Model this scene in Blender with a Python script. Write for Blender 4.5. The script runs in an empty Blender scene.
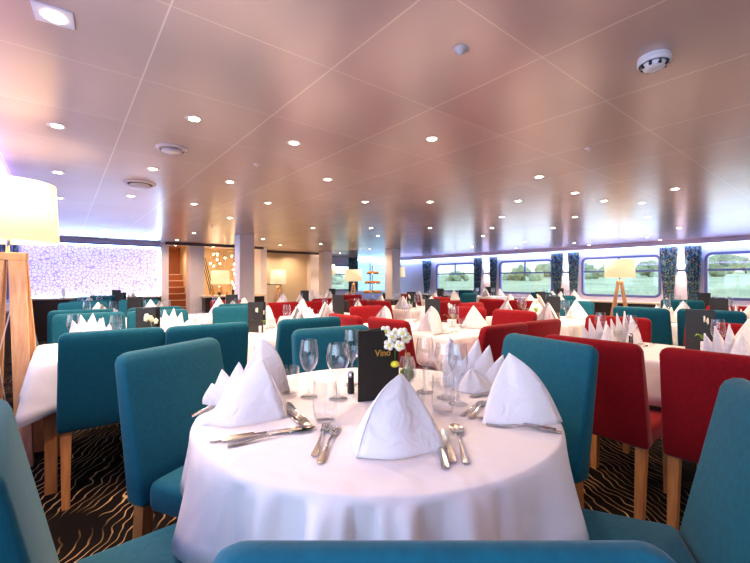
import bpy, bmesh, math, random
from math import sin, cos, pi, radians as R, sqrt, atan2
from mathutils import Vector, Matrix
random.seed(7)
S = bpy.context.scene
COL = S.collection

# ------------------------------------------------------------------ camera, world, exposure
cam = bpy.data.cameras.new('camera'); co = bpy.data.objects.new('camera', cam); COL.objects.link(co)
cam.sensor_width = 36; cam.lens = 36*393/750; cam.clip_start = .02; cam.shift_y = -.002
co.location = (0, 0, 1.2); co.rotation_euler = (R(90), 0, R(-38.5))
S.camera = co
S.view_settings.view_transform = 'Standard'; S.view_settings.look = 'None'
S.view_settings.gamma = 1; S.view_settings.use_curve_mapping = False
S.view_settings.exposure = 1.0
S.cycles.max_bounces = 7; S.cycles.transparent_max_bounces = 24; S.cycles.glossy_bounces = 4
S.cycles.transmission_bounces = 6; S.cycles.caustics_reflective = False; S.cycles.caustics_refractive = False
S.cycles.sample_clamp_indirect = 6

W = bpy.data.worlds.new('sky'); S.world = W; W.use_nodes = True
wn = W.node_tree.nodes; wl = W.node_tree.links; wn.clear()
wo = wn.new('ShaderNodeOutputWorld'); wb = wn.new('ShaderNodeBackground'); wr = wn.new('ShaderNodeValToRGB')
wt = wn.new('ShaderNodeTexCoord'); ws = wn.new('ShaderNodeSeparateXYZ')
wl.new(wt.outputs['Generated'], ws.inputs[0]); wl.new(ws.outputs['Z'], wr.inputs[0])
wr.color_ramp.elements[0].position = 0; wr.color_ramp.elements[0].color = (.74, .88, .86, 1)
wr.color_ramp.elements[1].position = .35; wr.color_ramp.elements[1].color = (.5, .72, .9, 1)
wl.new(wr.outputs[0], wb.inputs[0]); wb.inputs[1].default_value = 1.1; wl.new(wb.outputs[0], wo.inputs[0])

DOWN_W = 6.0        # watts of one ceiling downlight
LED = (.25, .42, 1.0)

# ------------------------------------------------------------------ big area lights (daylight entering the window bands)
def area(name, loc, rot, sx, sy, watt, col, spread=180):
    l = bpy.data.lights.new(name, 'AREA'); l.shape = 'RECTANGLE'; l.size = sx; l.size_y = sy
    l.energy = watt; l.color = col; l.spread = R(spread)
    o = bpy.data.objects.new(name, l); o.location = loc; o.rotation_euler = rot; COL.objects.link(o); return o
area('daylight_left', (-.95, -.6, 1.35), (0, R(-90), 0), 1.0, 4.6, 50, (.62, .72, 1))
area('daylight_left', (-.95, 5.0, 1.35), (0, R(-90), 0), 1.0, 6.0, 22, (.55, .62, 1))
area('daylight_right', (11.6, 4.3, 1.35), (0, R(90), 0), 1.0, 12, 65, (.72, .78, 1))

# ------------------------------------------------------------------ materials
def nt(name):
    m = bpy.data.materials.new(name); m.use_nodes = True
    return m, m.node_tree.nodes, m.node_tree.links, m.node_tree.nodes['Principled BSDF']
def srgb(h):
    v = [int(h[i:i+2], 16)/255 for i in (0, 2, 4)]
    return tuple(x/12.92 if x <= .04045 else ((x+.055)/1.055)**2.4 for x in v) + (1,)
def plain(name, h, rough=.5, metal=0, noise=0, bump=0, scale=30, sheen=0, spec=.5):
    m, n, l, b = nt(name); c = srgb(h)
    b.inputs['Base Color'].default_value = c; b.inputs['Roughness'].default_value = rough
    b.inputs['Metallic'].default_value = metal; b.inputs['Specular IOR Level'].default_value = spec
    if sheen: b.inputs['Sheen Weight'].default_value = sheen; b.inputs['Sheen Roughness'].default_value = .4
    if noise or bump:
        tc = n.new('ShaderNodeTexCoord'); t = n.new('ShaderNodeTexNoise'); t.inputs['Scale'].default_value = scale
        t.inputs['Detail'].default_value = 5; l.new(tc.outputs['Object'], t.inputs[0])
        if noise:
            r = n.new('ShaderNodeValToRGB'); l.new(t.outputs[0], r.inputs[0])
            r.color_ramp.elements[0].position = .3; r.color_ramp.elements[1].position = .7
            r.color_ramp.elements[0].color = tuple(x*(1-noise) for x in c[:3])+(1,)
            r.color_ramp.elements[1].color = tuple(min(1, x*(1+noise)) for x in c[:3])+(1,)
            l.new(r.outputs[0], b.inputs['Base Color'])
        if bump:
            bp = n.new('ShaderNodeBump'); bp.inputs['Strength'].default_value = bump; bp.inputs['Distance'].default_value = .004
            l.new(t.outputs[0], bp.inputs['Height']); l.new(bp.outputs[0], b.inputs['Normal'])
    return m
def emis(name, col, s, base=(1, 1, 1)):
    m, n, l, b = nt(name); b.inputs['Base Color'].default_value = (*base, 1)
    b.inputs['Emission Color'].default_value = (*col, 1); b.inputs['Emission Strength'].default_value = s
    return m
def glassmat(name, tint=(1, 1, 1), k=.12, rough=.02):
    m = bpy.data.materials.new(name); m.use_nodes = True; n = m.node_tree.nodes; l = m.node_tree.links; n.clear()
    o = n.new('ShaderNodeOutputMaterial'); mx = n.new('ShaderNodeMixShader'); t = n.new('ShaderNodeBsdfTransparent')
    g = n.new('ShaderNodeBsdfGlossy'); lw = n.new('ShaderNodeLayerWeight'); ma = n.new('ShaderNodeMath'); ma2 = n.new('ShaderNodeMath')
    g.inputs['Roughness'].default_value = rough; g.inputs['Color'].default_value = (.9, .92, .95, 1)
    lw.inputs['Blend'].default_value = .5
    ma2.operation = 'POWER'; ma2.inputs[1].default_value = 2.5; l.new(lw.outputs['Facing'], ma2.inputs[0])
    ma.operation = 'MULTIPLY_ADD'; ma.inputs[1].default_value = .85; ma.inputs[2].default_value = k; l.new(ma2.outputs[0], ma.inputs[0])
    t.inputs['Color'].default_value = (*tint, 1)
    l.new(ma.outputs[0], mx.inputs[0]); l.new(t.outputs[0], mx.inputs[1]); l.new(g.outputs[0], mx.inputs[2]); l.new(mx.outputs[0], o.inputs[0])
    return m

M = {}
M['teal'] = plain('teal_velvet', '08566a', .75, noise=.12, bump=.25, scale=60, sheen=.12, spec=.2)
M['red'] = plain('red_velvet', '840815', .8, noise=.12, bump=.25, scale=60, sheen=.12, spec=.15)
def soft_creases(m, sc, dist):
    n = m.node_tree.nodes; l = m.node_tree.links; b = n['Principled BSDF']; old = b.inputs['Normal'].links[0].from_node
    tc = n.new('ShaderNodeTexCoord'); t = n.new('ShaderNodeTexNoise'); t.inputs['Scale'].default_value = sc; t.inputs['Detail'].default_value = 1; t.inputs['Distortion'].default_value = 1.5
    bp = n.new('ShaderNodeBump'); bp.inputs['Strength'].default_value = .6; bp.inputs['Distance'].default_value = dist
    l.new(tc.outputs['Object'], t.inputs[0]); l.new(t.outputs[0], bp.inputs['Height']); l.new(bp.outputs[0], old.inputs['Normal'])
M['linen'] = plain('white_linen', 'e2dade', .85, bump=.12, scale=220, sheen=.1, spec=.2)
M['napkin'] = plain('white_napkin_linen', 'eee9ec', .8, bump=.1, scale=250, spec=.2)
soft_creases(M['linen'], 5, .02); soft_creases(M['napkin'], 16, .012)
M['glass'] = glassmat('clear_drinking_glass', (.94, .945, .955), .10)
M['pane'] = glassmat('window_glass', (.93, .97, .95), .05)
M['steel'] = plain('polished_cutlery_steel', 'c2bebd', .18, 1)
M['black'] = plain('black_card', '14110f', .45, noise=.2, scale=40)
M['gold'] = plain('gold_print', 'd9a44c', .35, .6)
M['white'] = plain('white_lacquer', 'ece6ea', .4)
M['column'] = plain('pale_column_laminate', 'f3e6e6', .35, noise=.02, scale=2)
M['cream'] = plain('cream_wall', 'e7cda8', .6, noise=.03, scale=3)
M['darkwood'] = plain('dark_brown_panel', '2b1d17', .45, noise=.3, scale=6)
M['ledge'] = plain('beige_ledge', 'e2cdb6', .4)
M['lavwall'] = plain('lavender_white_wall', 'ded6ec', .5)
M['frame'] = plain('grey_blue_window_frame', '6b70a8', .35, .3)
M['leaf'] = plain('green_leaf', '6f8a2c', .5, noise=.3, scale=30)
M['petal'] = plain('white_orchid_petal', 'f3ecd8', .6)
M['yellow'] = plain('yellow_petal', 'e3d838', .5)
M['moss'] = plain('green_moss', '7f9a55', .8, noise=.4, bump=.6, scale=80)
M['chrome'] = plain('chrome', 'c8c8cc', .12, 1)
M['brassy'] = plain('pale_pastry', 'd18a2e', .6, noise=.3, scale=50)
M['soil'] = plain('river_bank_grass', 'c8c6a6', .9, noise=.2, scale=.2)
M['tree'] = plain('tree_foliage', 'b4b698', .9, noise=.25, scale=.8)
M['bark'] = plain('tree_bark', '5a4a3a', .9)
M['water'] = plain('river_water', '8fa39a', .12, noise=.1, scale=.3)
M['trimdark'] = plain('dark_ceiling_trim', '4a3a40', .4)
M['cord'] = plain('white_lamp_cord', 'e8e8ea', .5)
M['spk'] = plain('off_white_speaker', 'cfc2c4', .5)
M['slot'] = plain('shadowed_slot', '241c1c', .7)
M['bulb'] = emis('warm_bulb', (1, .72, .42), 22)
M['lens'] = emis('downlight_lens', (1, .80, .55), 28)
M['offlens'] = plain('unlit_lens', 'd8c8c0', .2)
M['ledstrip'] = emis('blue_led_strip', (.35, .65, 1.0), 12)
M['ledviolet'] = emis('violet_led_strip', (.34, .22, 1.0), 5)
M['sconce'] = emis('sconce_diffuser', (1, .78, .66), 9)
def wood(name, a, b_, sc=(14, 14, 1.2)):
    m, n, l, b = nt(name); tc = n.new('ShaderNodeTexCoord'); mp = n.new('ShaderNodeMapping'); t = n.new('ShaderNodeTexNoise'); r = n.new('ShaderNodeValToRGB')
    mp.inputs['Scale'].default_value = sc; l.new(tc.outputs['Object'], mp.inputs[0]); l.new(mp.outputs[0], t.inputs[0])
    t.inputs['Scale'].default_value = 4; t.inputs['Detail'].default_value = 6
    r.color_ramp.elements[0].position = .3; r.color_ramp.elements[1].position = .7
    r.color_ramp.elements[0].color = srgb(a); r.color_ramp.elements[1].color = srgb(b_)
    l.new(t.outputs[0], r.inputs[0]); l.new(r.outputs[0], b.inputs['Base Color']); b.inputs['Roughness'].default_value = .42
    return m
M['beech'] = wood('beech_leg', 'a96a3a', 'c98a52')
M['lampwood'] = wood('pale_lamp_wood', 'cf9468', 'e2b086')
M['stair'] = wood('orange_brown_stair_wood', '8a4526', 'a9603a', (1.2, 8, 14))
M['cove'] = plain('ceiling_edge_beam', 'e8d4d8', .35)
def shade_mat():
    m, n, l, b = nt('lit_fabric_lamp_shade')
    b.inputs['Base Color'].default_value = (.72, .60, .42, 1); b.inputs['Roughness'].default_value = .9
    b.inputs['Emission Color'].default_value = (1, .76, .42, 1); b.inputs['Emission Strength'].default_value = .42
    return m
M['shade'] = shade_mat()
def mosaic_curtain():
    m, n, l, b = nt('blue_mosaic_curtain_fabric'); tc = n.new('ShaderNodeTexCoord'); v = n.new('ShaderNodeTexVoronoi'); r = n.new('ShaderNodeValToRGB')
    mp = n.new('ShaderNodeMapping'); mp.inputs['Scale'].default_value = (1, 1.4, .8)
    v.inputs['Scale'].default_value = 34; l.new(tc.outputs['Object'], mp.inputs[0]); l.new(mp.outputs[0], v.inputs[0]); l.new(v.outputs['Color'], r.inputs[0])
    e = r.color_ramp; e.interpolation = 'CONSTANT'
    e.elements[0].color = srgb('1c4470'); e.elements[0].position = 0; e.elements[1].color = srgb('3a7f98'); e.elements[1].position = .38
    for p, c in ((.52, '8a7a55'), (.62, '2b2f38'), (.74, '8aa09c')):
        x = e.elements.new(p); x.color = srgb(c)
    l.new(r.outputs[0], b.inputs['Base Color']); b.inputs['Roughness'].default_value = .8
    return m
M['curtain'] = mosaic_curtain()
def carpet():
    m, n, l, b = nt('dark_carpet_with_cream_wood_grain_lines'); tc = n.new('ShaderNodeTexCoord'); mp = n.new('ShaderNodeMapping')
    mp.inputs['Rotation'].default_value = (0, 0, .5); l.new(tc.outputs['Object'], mp.inputs[0])
    w = n.new('ShaderNodeTexWave'); w.inputs['Scale'].default_value = 7; w.inputs['Distortion'].default_value = 14
    w.inputs['Detail'].default_value = 2.2; w.inputs['Detail Scale'].default_value = .55; l.new(mp.outputs[0], w.inputs[0])
    r = n.new('ShaderNodeValToRGB'); l.new(w.outputs['Fac'], r.inputs[0]); e = r.color_ramp
    e.elements[0].position = .93; e.elements[0].color = (0, 0, 0, 1); e.elements[1].position = .985; e.elements[1].color = (1, 1, 1, 1)
    ns = n.new('ShaderNodeTexNoise'); ns.inputs['Scale'].default_value = 2.3; l.new(tc.outputs['Object'], ns.inputs[0])
    r2 = n.new('ShaderNodeValToRGB'); l.new(ns.outputs[0], r2.inputs[0]); r2.color_ramp.elements[0].position = .4; r2.color_ramp.elements[1].position = .58
    mu = n.new('ShaderNodeMath'); mu.operation = 'MULTIPLY'; l.new(r.outputs[0], mu.inputs[0]); l.new(r2.outputs[0], mu.inputs[1])
    mx = n.new('ShaderNodeMix'); mx.data_type = 'RGBA'; l.new(mu.outputs[0], mx.inputs['Factor'])
    mx.inputs['A'].default_value = srgb('100a08'); mx.inputs['B'].default_value = srgb('c09a6c')
    l.new(mx.outputs['Result'], b.inputs['Base Color']); b.inputs['Roughness'].default_value = .95; b.inputs['Specular IOR Level'].default_value = .1
    return m
M['carpet'] = carpet()
def ceiling_mat():
    m, n, l, b = nt('satin_metal_ceiling_panels'); tc = n.new('ShaderNodeTexCoord'); sp = n.new('ShaderNodeSeparateXYZ'); l.new(tc.outputs['Object'], sp.inputs[0])
    def mt(op, a, bb=None):
        k = n.new('ShaderNodeMath'); k.operation = op
        for i, v in enumerate((a, bb)):
            if v is None: continue
            if isinstance(v, (int, float)): k.inputs[i].default_value = v
            else: l.new(v, k.inputs[i])
        return k.outputs[0]
    def seam(sock, off, sp_, w):
        return mt('LESS_THAN', mt('PINGPONG', mt('SUBTRACT', sock, off), sp_/2), w)
    sx = seam(sp.outputs['X'], .278, .62, .0028); sy = seam(sp.outputs['Y'], .823, .603, .0016)
    s = mt('MAXIMUM', sx, sy)
    cx = mt('FLOOR', mt('DIVIDE', mt('SUBTRACT', sp.outputs['X'], .278), .62)); cy = mt('FLOOR', mt('DIVIDE', mt('SUBTRACT', sp.outputs['Y'], .823), .603))
    cb = n.new('ShaderNodeCombineXYZ'); l.new(cx, cb.inputs[0]); l.new(cy, cb.inputs[1])
    wn_ = n.new('ShaderNodeTexWhiteNoise'); wn_.noise_dimensions = '3D'; l.new(cb.outputs[0], wn_.inputs['Vector'])
    r = n.new('ShaderNodeMix'); r.data_type = 'RGBA'; l.new(wn_.outputs['Value'], r.inputs['Factor'])
    r.inputs['A'].default_value = srgb('cfb8b6'); r.inputs['B'].default_value = srgb('d5bfbc')
    mx = n.new('ShaderNodeMix'); mx.data_type = 'RGBA'; l.new(s, mx.inputs['Factor']); l.new(r.outputs['Result'], mx.inputs['A']); mx.inputs['B'].default_value = srgb('f4e4e2')
    l.new(mx.outputs['Result'], b.inputs['Base Color'])
    b.inputs['Metallic'].default_value = .3; b.inputs['Roughness'].default_value = .25
    # every panel sags a hair differently
    nz = n.new('ShaderNodeTexNoise'); nz.inputs['Scale'].default_value = .8; l.new(tc.outputs['Object'], nz.inputs[0])
    bp = n.new('ShaderNodeBump'); bp.inputs['Strength'].default_value = .25; bp.inputs['Distance'].default_value = .02
    l.new(nz.outputs[0], bp.inputs['Height'])
    l.new(bp.outputs[0], b.inputs['Normal'])
    return m
M['ceiling'] = ceiling_mat()
def light_panel():
    m, n, l, b = nt('backlit_crackle_panel'); tc = n.new('ShaderNodeTexCoord'); v = n.new('ShaderNodeTexVoronoi'); v.feature = 'DISTANCE_TO_EDGE'
    v.inputs['Scale'].default_value = 15; l.new(tc.outputs['Object'], v.inputs[0])
    r = n.new('ShaderNodeValToRGB'); l.new(v.outputs[0], r.inputs[0])
    r.color_ramp.elements[0].position = .02; r.color_ramp.elements[0].color = (.36, .28, .66, 1)
    r.color_ramp.elements[1].position = .11; r.color_ramp.elements[1].color = (.82, .74, 1, 1)
    l.new(r.outputs[0], b.inputs['Base Color']); l.new(r.outputs[0], b.inputs['Emission Color']); b.inputs['Emission Strength'].default_value = .42
    b.inputs['Roughness'].default_value = .4
    return m
M['panel'] = light_panel()
M['aqua'] = emis('aqua_backlit_wall', (.42, .82, .95), .45, (.7, .9, .95))

# ------------------------------------------------------------------ helpers
def mesh_obj(name, bm, mat, parent=None, smooth=False, loc=None):
    me = bpy.data.meshes.new(name); bm.normal_update(); bm.to_mesh(me); bm.free()
    if smooth:
        for p in me.polygons: p.use_smooth = True
    me.materials.append(M[mat] if isinstance(mat, str) else mat)
    o = bpy.data.objects.new(name, me); COL.objects.link(o)
    if parent: o.parent = parent
    if loc: o.location = loc
    return o
def thing(name, label, cat, loc=(0, 0, 0), rz=0, group=None):
    o = bpy.data.objects.new(name, None); COL.objects.link(o); o.location = loc; o.rotation_euler = (0, 0, rz)
    return tag(o, label, cat, group)
def tag(o, label, cat, group=None, kind=None):
    o['label'] = label; o['category'] = cat
    if group: o['group'] = group
    if kind: o['kind'] = kind
    return o
def struct(name, bm, mat, parent=None, label=None):
    o = mesh_obj(name, bm, mat, parent)
    if not parent: o['kind'] = 'structure'
    return o
KIDS = {}
def kids(o): return [c for c in bpy.data.objects if c.parent == o]
def copy_tree(o, parent=None, cache={}):
    c = o.copy(); COL.objects.link(c); c.parent = parent
    if o.name not in cache: cache[o.name] = [k.name for k in kids(o)]
    for k in cache[o.name]: copy_tree(bpy.data.objects[k], c)
    return c
def place(proto, used, loc, rz, label, group=None, scale=None):
    if proto.name not in used: used.add(proto.name); o = proto
    else: o = copy_tree(proto)
    o.location = loc; o.rotation_euler = (0, 0, rz); o['label'] = label
    if group: o['group'] = group
    if scale: o.scale = scale
    return o
USED = set()
def NB(): return bmesh.new()
def box(bm, x0, x1, y0, y1, z0, z1, bev=0, seg=2):
    b = bmesh.new(); bmesh.ops.create_cube(b, size=1)
    bmesh.ops.scale(b, vec=(x1-x0, y1-y0, z1-z0), verts=b.verts); bmesh.ops.translate(b, vec=((x0+x1)/2, (y0+y1)/2, (z0+z1)/2), verts=b.verts)
    if bev: bmesh.ops.bevel(b, geom=b.edges[:], offset=bev, segments=seg, affect='EDGES', profile=.5)
    t = bpy.data.meshes.new('t'); b.to_mesh(t); b.free(); bm.from_mesh(t); bpy.data.meshes.remove(t); return bm
def lathe(bm, prof, seg=24, c=(0, 0), z=0):
    rings = []
    for r, h in prof:
        if r < 1e-5: rings.append([bm.verts.new((c[0], c[1], z+h))])
        else: rings.append([bm.verts.new((c[0]+r*cos(2*pi*i/seg), c[1]+r*sin(2*pi*i/seg), z+h)) for i in range(seg)])
    for a, b in zip(rings, rings[1:]):
        for i in range(seg):
            j = (i+1) % seg
            if len(a) == 1 and len(b) == 1: continue
            if len(a) == 1: bm.faces.new((a[0], b[i], b[j]))
            elif len(b) == 1: bm.faces.new((a[i], a[j], b[0]))
            else: bm.faces.new((a[i], a[j], b[j], b[i]))
    return bm
def tube(bm, pts, r, seg=8):
    pts = [Vector(p) for p in pts]; rings = []
    for i, p in enumerate(pts):
        d = (pts[min(i+1, len(pts)-1)]-pts[max(i-1, 0)]).normalized()
        u = d.cross(Vector((0, 0, 1)) if abs(d.z) < .95 else Vector((1, 0, 0))).normalized(); v = d.cross(u)
        rr = r[i] if isinstance(r, (list, tuple)) else r
        rings.append([bm.verts.new(p+u*rr*cos(2*pi*k/seg)+v*rr*sin(2*pi*k/seg)) for k in range(seg)])
    for a, b in zip(rings, rings[1:]):
        for k in range(seg): bm.faces.new((a[k], a[(k+1) % seg], b[(k+1) % seg], b[k]))
    bm.faces.new(rings[0][::-1]); bm.faces.new(rings[-1])
    return bm
def beam(bm, p, q, wa, wb, up=(0, 1, 0), wa2=None):
    """square bar from p to q, wa wide, wb deep"""
    p = Vector(p); q = Vector(q); d = (q-p).normalized(); u = Vector(up).cross(d).normalized(); v = d.cross(u)
    w2 = wa2 or wa
    A = [bm.verts.new(p+u*sx*wa/2+v*sy*wb/2) for sx, sy in ((-1, -1), (1, -1), (1, 1), (-1, 1))]
    B = [bm.verts.new(q+u*sx*w2/2+v*sy*wb/2) for sx, sy in ((-1, -1), (1, -1), (1, 1), (-1, 1))]
    for i in range(4): bm.faces.new((A[i], A[(i+1) % 4], B[(i+1) % 4], B[i]))
    bm.faces.new(A[::-1]); bm.faces.new(B); return bm
def grid(bm, f, nu, nv):
    g = [[bm.verts.new(f(i/nu, j/nv)) for j in range(nv+1)] for i in range(nu+1)]
    for i in range(nu):
        for j in range(nv): bm.faces.new((g[i][j], g[i+1][j], g[i+1][j+1], g[i][j+1]))
    return g
def solid(o, t, off=0):
    m = o.modifiers.new('thickness', 'SOLIDIFY'); m.thickness = t; m.offset = off; return o
SN, CS = sin(R(38.5)), cos(R(38.5))
def pix(u, v, h):
    """point at height h seen at pixel u, v"""
    z = 393*(1.2-h)/(v-280); t = (u-375)/393
    return z*(SN+t*CS), z*(CS-t*SN)

# ------------------------------------------------------------------ structure
CH = 2.1; XW = 11.2; XL = -.75; YB = 10.5; YE = 13.2; YF = -3.2; XS = 6.6
b = NB(); box(b, XL-.1, XW+.1, YF-.1, YE+.1, -.05, 0); struct('floor', b, 'carpet')
b = NB(); box(b, XL-.1, XW+.1, YF-.1, YE+.1, CH, CH+.05); struct('ceiling', b, 'ceiling')
def wall_with_windows(name, x0, x1, spans, z0, z1, ya, yb, mat):
    bm = NB(); box(bm, x0, x1, ya, yb, 0, z0); box(bm, x0, x1, ya, yb, z1, CH)
    y = ya
    for a, c in sorted(spans):
        box(bm, x0, x1, y, a, z0, z1); y = c
    box(bm, x0, x1, y, yb, z0, z1); return struct(name, bm, mat)
SPR = [(-2.3, -.45), (.4, 2.27), (3.1, 4.92), (5.75, 7.52), (8.5, 10.3)]
wall_with_windows('wall_right', XW, XW+.1, SPR, .78, 1.80, YF, YE, 'lavwall')
SPL = [(-2.6, -.9), (-.5, 1.5), (2.3, 4.1), (5.0, 6.8), (7.6, 9.4)]
wall_with_windows('wall_left', XL-.1, XL, SPL, .82, 1.85, YF, YE, 'lavwall')
b = NB(); box(b, XL-.1, XW+.1, YF-.1, YF, 0, CH); struct('wall_front', b, 'cream')
b = NB(); box(b, XL, 1.98, YB, YB+.1, 0, CH); struct('wall_back', b, 'lavwall')
wn_idx = 0
def window(x, a, c, z0, z1, side):
    """rounded frame, transom, upper mullion, pane"""
    global wn_idx; wn_idx += 1
    root = bpy.data.objects.new('window_%d' % wn_idx, None); COL.objects.link(root); root.location = (x, (a+c)/2, z0); root['kind'] = 'structure'
    hw = (c-a)/2; hh = (z1-z0)
    bm = NB()
    def rr(off, r):
        pts = []
        for cx, cz, a0 in ((hw-r, hh-r, 0), (-hw+r, hh-r, 90), (-hw+r, r, 180), (hw-r, r, 270)):
            for k in range(7):
                t = R(a0+k*15); pts.append((cx+(r-off)*cos(t), cz+(r-off)*sin(t)))
        return pts
    # square-to-round infill and frame
    o_ = rr(-.012, .13); i_ = rr(.045, .13)
    for s0, s1 in ((-.05, -.02),):
        A = [bm.verts.new((side*s1, p[0], p[1])) for p in o_]; B = [bm.verts.new((side*s1, p[0], p[1])) for p in i_]
        C = [bm.verts.new((side*.05, p[0], p[1])) for p in o_]; D = [bm.verts.new((side*.05, p[0], p[1])) for p in i_]
        n = len(o_)
        for k in range(n):
            j = (k+1) % n
            bm.faces.new((A[k], A[j], B[j], B[k])); bm.faces.new((B[k], B[j], D[j], D[k])); bm.faces.new((A[j], A[k], C[k], C[j]))
    mesh_obj('window_frame', bm, 'frame', root)
    bm = NB(); zt = hh*.63
    box(bm, min(0, side*.04), max(0, side*.04), -hw+.03, hw-.03, zt-.022, zt+.022); mesh_obj('transom_bar', bm, 'frame', root)
    bm = NB(); box(bm, min(0, side*.04), max(0, side*.04), -.02-.15*0, .02, zt+.022, hh-.03); mesh_obj('mullion', bm, 'frame', root)
    bm = NB(); box(bm, side*.05-.002, side*.05+.002, -hw, hw, 0, hh); mesh_obj('pane', bm, 'pane', root)
    # corner infill of wall
    bm = NB()
    for cy, cz, a0, sy, sz in ((hw, hh, 0, 1, 1), (-hw, hh, 90, -1, 1), (-hw, 0, 180, -1, 0), (hw, 0, 270, 1, 0)):
        r = .13; ccy = cy-(r if sy > 0 else -r); ccz = cz-(r if sz else -r)
        ctr = bm.verts.new((-side*.001, cy, cz)); prev = None
        for k in range(7):
            t = R(a0+k*15); v = bm.verts.new((-side*.001, ccy+r*cos(t), ccz+r*sin(t)))
            if prev: bm.faces.new((ctr, prev, v))
            prev = v
    mesh_obj('corner_infill', bm, 'lavwall', root)
for a, c in SPR: window(XW, a, c, .78, 1.80, 1)
for a, c in SPL: window(XL, a, c, .82, 1.85, -1)
# sills, dark panel under the ledge
b = NB(); box(b, XW-.30, XW, YF, YE, .62, .665, .01); struct('trim_1', b, 'ledge')
b = NB(); box(b, XW-.26, XW, YF, YE, 0, .62); struct('trim_2', b, 'darkwood')
b = NB(); box(b, XL, XL+.14, YF, YB, .74, .77, .006); struct('trim_3', b, 'ledge')
b = NB(); box(b, XL, XL+.11, YF, YB, 0, .74); struct('trim_4', b, 'darkwood')
# cove beams along both window walls with their led strips
b = NB(); box(b, XW-.32, XW-.26, YF, YE, 2.00, CH, .012); struct('trim_5', b, 'cove')
b = NB(); box(b, XL+.2, XL+.25, YF, YB, 2.02, CH, .012); struct('trim_6', b, 'cove')
b = NB(); box(b, XW-.06, XW-.02, YF+.1, YE-.1, 2.03, 2.07)
tag(mesh_obj('led_strip', b, 'ledstrip'), 'long blue-white light strip in the cove above the right-hand windows', 'light')
b = NB(); box(b, XL+.02, XL+.06, YF+.1, YB-.1, 2.03, 2.07)
tag(mesh_obj('led_strip', b, 'ledviolet'), 'violet light strip in the cove above the left-hand windows', 'light')
# violet wash between the windows under the cove
area('cove_wash', (XW-.14, 4.9, 2.06), (0, R(-12), 0), .06, 15, 28, (.38, .40, 1))
area('cove_ceiling_wash', (XW-.55, 4.9, 1.98), (R(180), 0, 0), .06, 15, 5, (.3, .25, 1))
area('added_violet_fill_left', (XL+.30, 3.0, 1.98), (0, R(215), 0), .06, 12, 16, (.42, .34, 1))  # added unseen fill that tints the left of the ceiling lavender

# back wall, left part: backlit crackle panel with edge strips over a dark wainscot
pn = thing('light_panel', 'large glowing white and violet crackle-pattern wall panel at back left', 'light panel', (0, YB-.05, 0))
b = NB(); box(b, XL+.12, 1.80, -.03, 0, .84, 1.97); mesh_obj('diffuser', b, 'panel', pn)
b = NB(); box(b, XL+.10, 1.84, -.05, .03, 1.97, 2.0); mesh_obj('top_rail', b, 'frame', pn)
b = NB(); box(b, XL+.12, 1.80, -.045, -.03, 1.955, 1.968); box(b, 1.785, 1.80, -.045, -.03, .86, 1.95); box(b, XL+.12, 1.80, -.045, -.03, .842, .855); mesh_obj('led_edge', b, 'ledstrip', pn)
area('panel_edge_wash', (.5, YB-.35, 2.05), (R(-60), 0, 0), 2.4, .05, 9, (.25, .5, 1))
b = NB(); box(b, XL+.11, 1.80, YB-.25, YB-.0, 0, .80); struct('trim_7', b, 'darkwood')
b = NB(); box(b, XL+.11, 1.80, YB-.27, YB-.0, .80, .835, .005); struct('trim_8', b, 'ledge')
b = NB(); box(b, 1.82, 1.98, YB-.12, YB+.3, 0, CH); struct('wall_nib', b, 'column').name = 'trim_9'
# stair recess
b = NB(); box(b, 1.98, 2.6, YB+1.6, YB+1.7, 0, CH); struct('wall_stair', b, 'stair')
b = NB(); box(b, 1.9, 1.98, YB+.3, YB+1.7, 0, CH); box(b, 2.6, 2.68, YB+.3, YB+1.7, 0, CH); struct('wall_stair_side', b, 'cream')
st = thing('staircase', 'orange-brown wooden staircase rising in the recess beside the glowing panel', 'staircase', (2.29, YB+.3, 0))
for k in range(8):
    b = NB(); box(b, -.29, .29, .14*k, .14*k+1.2-.14*k, .17*k, .17*k+.15); mesh_obj('step', b, 'stair', st)
    b = NB(); box(b, -.29, .29, .14*k-.02, .14*k+.02, .17*k+.15, .17*k+.168); mesh_obj('nosing', b, 'ledge', st)
# pillars framing the bar
b = NB(); box(b, 2.45, 2.78, YB-.15, YB+.3, 0, CH, .01); struct('trim_10', b, 'column')
b = NB(); box(b, 4.25, 4.42, YB-.15, YB+.3, 0, CH, .01); struct('trim_11', b, 'column')
# dark ceiling trims
b = NB(); box(b, 1.9, 4.3, YB-.22, YB-.15, 2.04, CH); struct('trim_12', b, 'trimdark')
b = NB(); box(b, 4.42, 6.7, YB+.9, YB+.97, 2.04, CH); struct('trim_13', b, 'trimdark')
# bar niche: cream back wall with mirror-like panels
b = NB(); box(b, 2.68, 4.42, YB+1.6, YB+1.7, 0, CH); struct('wall_bar', b, 'cream')
b = NB(); box(b, 4.34, 4.42, YB+.3, YB+1.7, 0, CH); struct('wall_bar_side', b, 'cream')
bar = thing('bar_counter', 'low dark-fronted bar counter with pale top between the pillars', 'bar counter', (3.5, YB-.05, 0))
b = NB(); box(b, -.78, .72, -.4, .2, 0, .77); mesh_obj('counter_front', b, 'darkwood', bar)
b = NB(); box(b, -.81, .75, -.45, .25, .77, .81, .006); mesh_obj('counter_top', b, 'ledge', bar)
# stair rail leaning at the niche
b = NB()
for k in range(3): tube(b, [(2.86+.06*k, YB+.55, 1.9-.05*k), (3.12+.05*k, YB+.55, .82)], .012, 6)
tag(mesh_obj('stair_rail', b, 'darkwood'), 'dark slanting stair rails behind the left end of the bar', 'rail')
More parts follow.
